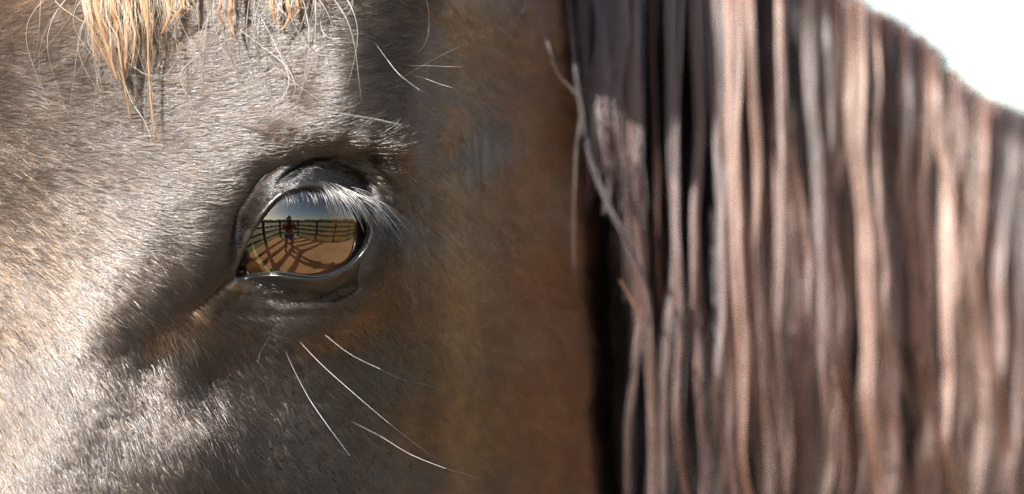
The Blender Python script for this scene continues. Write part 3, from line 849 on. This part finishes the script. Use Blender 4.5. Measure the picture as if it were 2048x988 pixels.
# loose single hairs falling over the brow
LO = []; LOC = []
g = np.random.default_rng(55)
for q in range(90):
    x0 = g.choice([180, 240, 300, 350, 460, 560, 600]) + g.normal(0, 45); 
    ln = g.uniform(80, 300); ax = g.normal(0, 55); cv = g.normal(0, 45)
    t = np.linspace(0, 1, 18)
    x_ = x0 + ax * t + cv * np.sin(math.pi * t) + 5 * np.sin(6 * t + q); y_ = -60 + ln * t - 16 * np.abs(np.sin(3 * t)) 
    P_ = np.array([float(surfP(min(max(a_, -90), 1000), b_)) for a_, b_ in zip(x_, y_)]) + 22 + 22 * np.sin(math.pi * t + g.uniform(0, 1))
    LO.append(W(x_, y_, P_)); LOC.append(np.array((0.62, 0.38, 0.20)) * g.uniform(0.5, 1.3))
for path in ([(850, -20), (858, 30), (856, 70), (845, 96), (830, 106)], [(520, 30), (560, 110), (578, 160), (565, 195), (550, 212)], [(480, 60), (520, 90), (570, 130), (590, 170), (585, 200)],
             [(240, 140), (262, 200), (290, 245), (305, 290)], [(250, 120), (290, 148), (330, 150), (352, 122)], [(395, 110), (365, 140), (362, 165), (385, 205)], [(640, 40), (650, 70), (690, 84), (715, 82)]):
    c_ = catmull(path, 6); ii = np.linspace(0, len(c_) - 1, 18)
    x_ = np.interp(ii, np.arange(len(c_)), c_[:, 0]); y_ = np.interp(ii, np.arange(len(c_)), c_[:, 1])
    P_ = np.array([float(surfP(a_, b_)) for a_, b_ in zip(x_, y_)]) + 30
    LO.append(W(x_, y_, P_)); LOC.append(np.array((0.66, 0.42, 0.24)))
t = np.linspace(0, 1, 18)
curves_obj('loose_forelock_hair', np.array(LO), np.broadcast_to(0.00011 * np.clip(1.1 - t ** 3, 0.2, 1), (len(LO), 18)), M_fore, horse, np.clip(np.array(LOC), 0, 0.85), kind='stuff')

# ------------------------------------------------------------------ mane
M_mane = hair_mat('mane_hair', None, 0.27, 0.34, 0.0, 2.0, ior=1.62)
M_mdark = hair_mat('mane_shade_hair', None, 0.30, 0.34, 0.0, 2.0, ior=1.25)  # dull, dark copy of the mane hair, painting shade between locks
M_mcore = plain_mat('mane_inner', (0.007, 0.005, 0.005), 0.9, spec=0.1)
g = np.random.default_rng(77)
NL = 0
def add_lock(px, tip_py, tip_dx, r_root, r_mid, r_tip, off, n_, tint, wavy, tiptint, fly=0.2, sw=0.00009, tipred=(0.050, 0.0155, 0.0085), mat=None):
    global NL
    y0 = float(mane_top(px))
    k = 14; path = []
    ph = g.random() * 6.28
    for i in range(k + 1):
        t = i / k
        x_ = px + tip_dx * t ** 1.4 + wavy * (math.sin(ph + 5.5 * t) + 0.55 * math.sin(ph * 3 + 15 * t) + 0.25 * math.sin(ph * 5 + 27 * t)) * t
        y_ = y0 + (tip_py - y0) * t
        P_ = float(neck_P(x_)) - crest_back(x_, y_) + off * min(1, 0.85 + t) + 14 * math.sin(ph * 2 + 6 * t)
        path.append((x_, y_, P_))
    path[0] = (path[0][0], path[0][1] + 2, path[0][2] - 25)
    radii = [r_root, r_root * 1.05, r_mid * 1.1, r_mid * g.uniform(0.6, 1.1), r_mid * g.uniform(0.5, 1.1), r_mid * g.uniform(0.4, 0.9), (r_mid + r_tip) / 2 * g.uniform(0.6, 1), r_tip]
    v_, f_ = lock_core(path, radii, 0.38)
    lo = mesh_obj('mane_lock', v_, f_, M_mcore, horse)
    m = 26
    n_ = int(n_ * 1.6)
    s = strands_along(path, radii, n_, m, 5, fly * 0.7, 1.15, 2.2, 0.5, 1000 + NL)
    gg = np.random.default_rng(3000 + NL)
    sun_gain = float(np.interp(px, [1180, 1480, 1700, 2000], [1.6, 1.5, 2.4, 4.0])) if mat is None else 1.0      # sun glare painted into the tint, over dusty hair further down the neck
    tint = np.array(tint) * sun_gain; tipred = np.array(tipred) * (0.4 + 0.6 * sun_gain); tiptint = np.array(tiptint) * (0.5 + 0.5 * sun_gain)
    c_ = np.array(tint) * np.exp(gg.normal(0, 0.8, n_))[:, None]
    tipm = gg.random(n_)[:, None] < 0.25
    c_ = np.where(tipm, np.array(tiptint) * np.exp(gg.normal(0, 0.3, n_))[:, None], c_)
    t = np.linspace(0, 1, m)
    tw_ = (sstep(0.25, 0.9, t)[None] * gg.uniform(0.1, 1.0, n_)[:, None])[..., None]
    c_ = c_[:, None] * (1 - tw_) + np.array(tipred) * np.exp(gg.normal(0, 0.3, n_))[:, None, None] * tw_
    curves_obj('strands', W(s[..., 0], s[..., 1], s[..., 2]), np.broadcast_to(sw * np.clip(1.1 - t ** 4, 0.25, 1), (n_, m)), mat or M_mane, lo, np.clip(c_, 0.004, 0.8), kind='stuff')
    NL += 1
dark = (0.014, 0.0095, 0.009); brown = (0.040, 0.018, 0.013); red = (0.08, 0.026, 0.013)
# under layer lying on the neck, near black to paint the shaded gaps
for px in np.linspace(1330, 2260, 44):
    add_lock(px + g.normal(0, 5), 1300 + g.normal(0, 60), g.normal(0, 20), 26, 24, 14, 40, 60, (0.003, 0.0025, 0.0026), 12, (0.012, 0.007, 0.006), tipred=(0.008, 0.004, 0.003), mat=M_mdark)
# upper layer, broad and glossy to the right, parting into cords below
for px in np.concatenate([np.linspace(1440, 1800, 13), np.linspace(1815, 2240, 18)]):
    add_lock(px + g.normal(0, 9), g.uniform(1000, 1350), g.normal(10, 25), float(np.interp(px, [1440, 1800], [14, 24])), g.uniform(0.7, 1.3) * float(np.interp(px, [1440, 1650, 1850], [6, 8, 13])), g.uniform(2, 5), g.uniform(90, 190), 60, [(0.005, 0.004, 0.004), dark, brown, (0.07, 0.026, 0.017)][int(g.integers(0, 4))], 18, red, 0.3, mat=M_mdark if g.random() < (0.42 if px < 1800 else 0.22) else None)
def free_cord(pts_, r_, n_, tint, sw=0.00015, fly=0.15):
    global NL
    radii = [r_, r_, r_ * 0.9, r_ * 0.7, r_ * 0.35]
    v_, f_ = lock_core(pts_, radii, 0.5)
    lo = mesh_obj('mane_lock', v_, f_, M_mcore, horse)
    s = strands_along(pts_, radii, n_, 26, 3, fly, 1.0, 2.0, 0.3, 1000 + NL)
    gg = np.random.default_rng(3000 + NL); NL += 1
    c_ = np.array(tint) * np.exp(gg.normal(0, 0.35, n_))[:, None]
    t = np.linspace(0, 1, 26)
    curves_obj('strands', W(s[..., 0], s[..., 1], s[..., 2]), np.broadcast_to(sw * np.clip(1.1 - t ** 4, 0.25, 1), (n_, 26)), M_mane, lo, np.clip(c_, 0.004, 0.8), kind='stuff')
free_cord([(1062, -120, -420), (1084, 40, -380), (1100, 100, -370), (1118, 150, -380), (1160, 205, -390), (1152, 300, -400), (1146, 440, -410), (1150, 600, -420)], 2.2, 8, (0.08, 0.045, 0.035))
free_cord([(1078, -60, -400), (1055, 12, -380), (1042, 40, -370)], 3, 8, (0.2, 0.13, 0.1))
free_cord([(1120, -200, -460), (1150, 120, -430), (1178, 300, -420), (1215, 400, -410), (1250, 470, -400), (1290, 560, -400), (1300, 640, -400), (1265, 740, -400)], 4.5, 18, (0.012, 0.007, 0.006), 0.00009, 0.3)
free_cord([(1240, 560, -400), (1262, 600, -400), (1280, 640, -400), (1268, 690, -400), (1262, 740, -400)], 3.0, 10, (0.075, 0.02, 0.007), 0.00008, 0.4)
# free cords over the throat
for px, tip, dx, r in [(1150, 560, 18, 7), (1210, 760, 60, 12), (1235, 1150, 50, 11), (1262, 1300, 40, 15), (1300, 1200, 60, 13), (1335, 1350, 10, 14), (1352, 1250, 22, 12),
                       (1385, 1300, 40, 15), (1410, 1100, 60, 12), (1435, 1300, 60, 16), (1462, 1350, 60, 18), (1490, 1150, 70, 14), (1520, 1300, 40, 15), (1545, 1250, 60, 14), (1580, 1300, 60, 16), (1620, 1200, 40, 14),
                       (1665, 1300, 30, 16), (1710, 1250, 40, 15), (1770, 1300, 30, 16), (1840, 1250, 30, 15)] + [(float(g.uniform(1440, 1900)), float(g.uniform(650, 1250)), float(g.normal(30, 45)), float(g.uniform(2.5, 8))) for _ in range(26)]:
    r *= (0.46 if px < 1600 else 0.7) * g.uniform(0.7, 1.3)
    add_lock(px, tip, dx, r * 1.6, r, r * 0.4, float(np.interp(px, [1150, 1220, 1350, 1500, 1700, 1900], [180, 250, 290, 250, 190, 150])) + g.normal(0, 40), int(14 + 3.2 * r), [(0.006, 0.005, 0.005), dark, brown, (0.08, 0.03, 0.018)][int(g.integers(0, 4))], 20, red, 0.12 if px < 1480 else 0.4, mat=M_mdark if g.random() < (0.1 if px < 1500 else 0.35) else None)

# dark short locks in the hollow behind the jaw
for px, tip, dx in [(1172, 300, 10), (1186, 430, 26), (1200, 360, 6), (1216, 520, 34), (1232, 420, 16), (1248, 610, 20), (1262, 480, 8), (1280, 560, -6)]:
    add_lock(px, tip, dx, 16, 11, 2, 300 + g.normal(0, 30), 40, (0.012, 0.010, 0.011), 14, (0.03, 0.015, 0.012), 0.2)
# short fluff standing along the crest
CF = []
for q in range(420):
    px = g.uniform(1560, 2200); y0 = float(mane_top(px)) + g.normal(14, 10)
    ln = g.uniform(15, 60) * (1 if g.random() < 0.8 else 1.8); an = g.normal(0.5, 0.5)
    t = np.linspace(0, 1, 8)
    x_ = px + ln * math.sin(an) * t + 6 * t * t * g.normal(); y_ = y0 - ln * math.cos(an) * (t - 0.45 * t * t)
    P_ = float(neck_P(px)) - crest_back(px, y0) + g.normal(40, 60) + 0 * t
    CF.append(W(x_, y_, P_))
curves_obj('crest_fluff', np.array(CF), np.broadcast_to(0.00016 * np.linspace(1, 0.3, 8), (len(CF), 8)), M_mane, horse, np.tile(np.array([[0.05, 0.03, 0.025]]), (len(CF), 1)), kind='stuff')
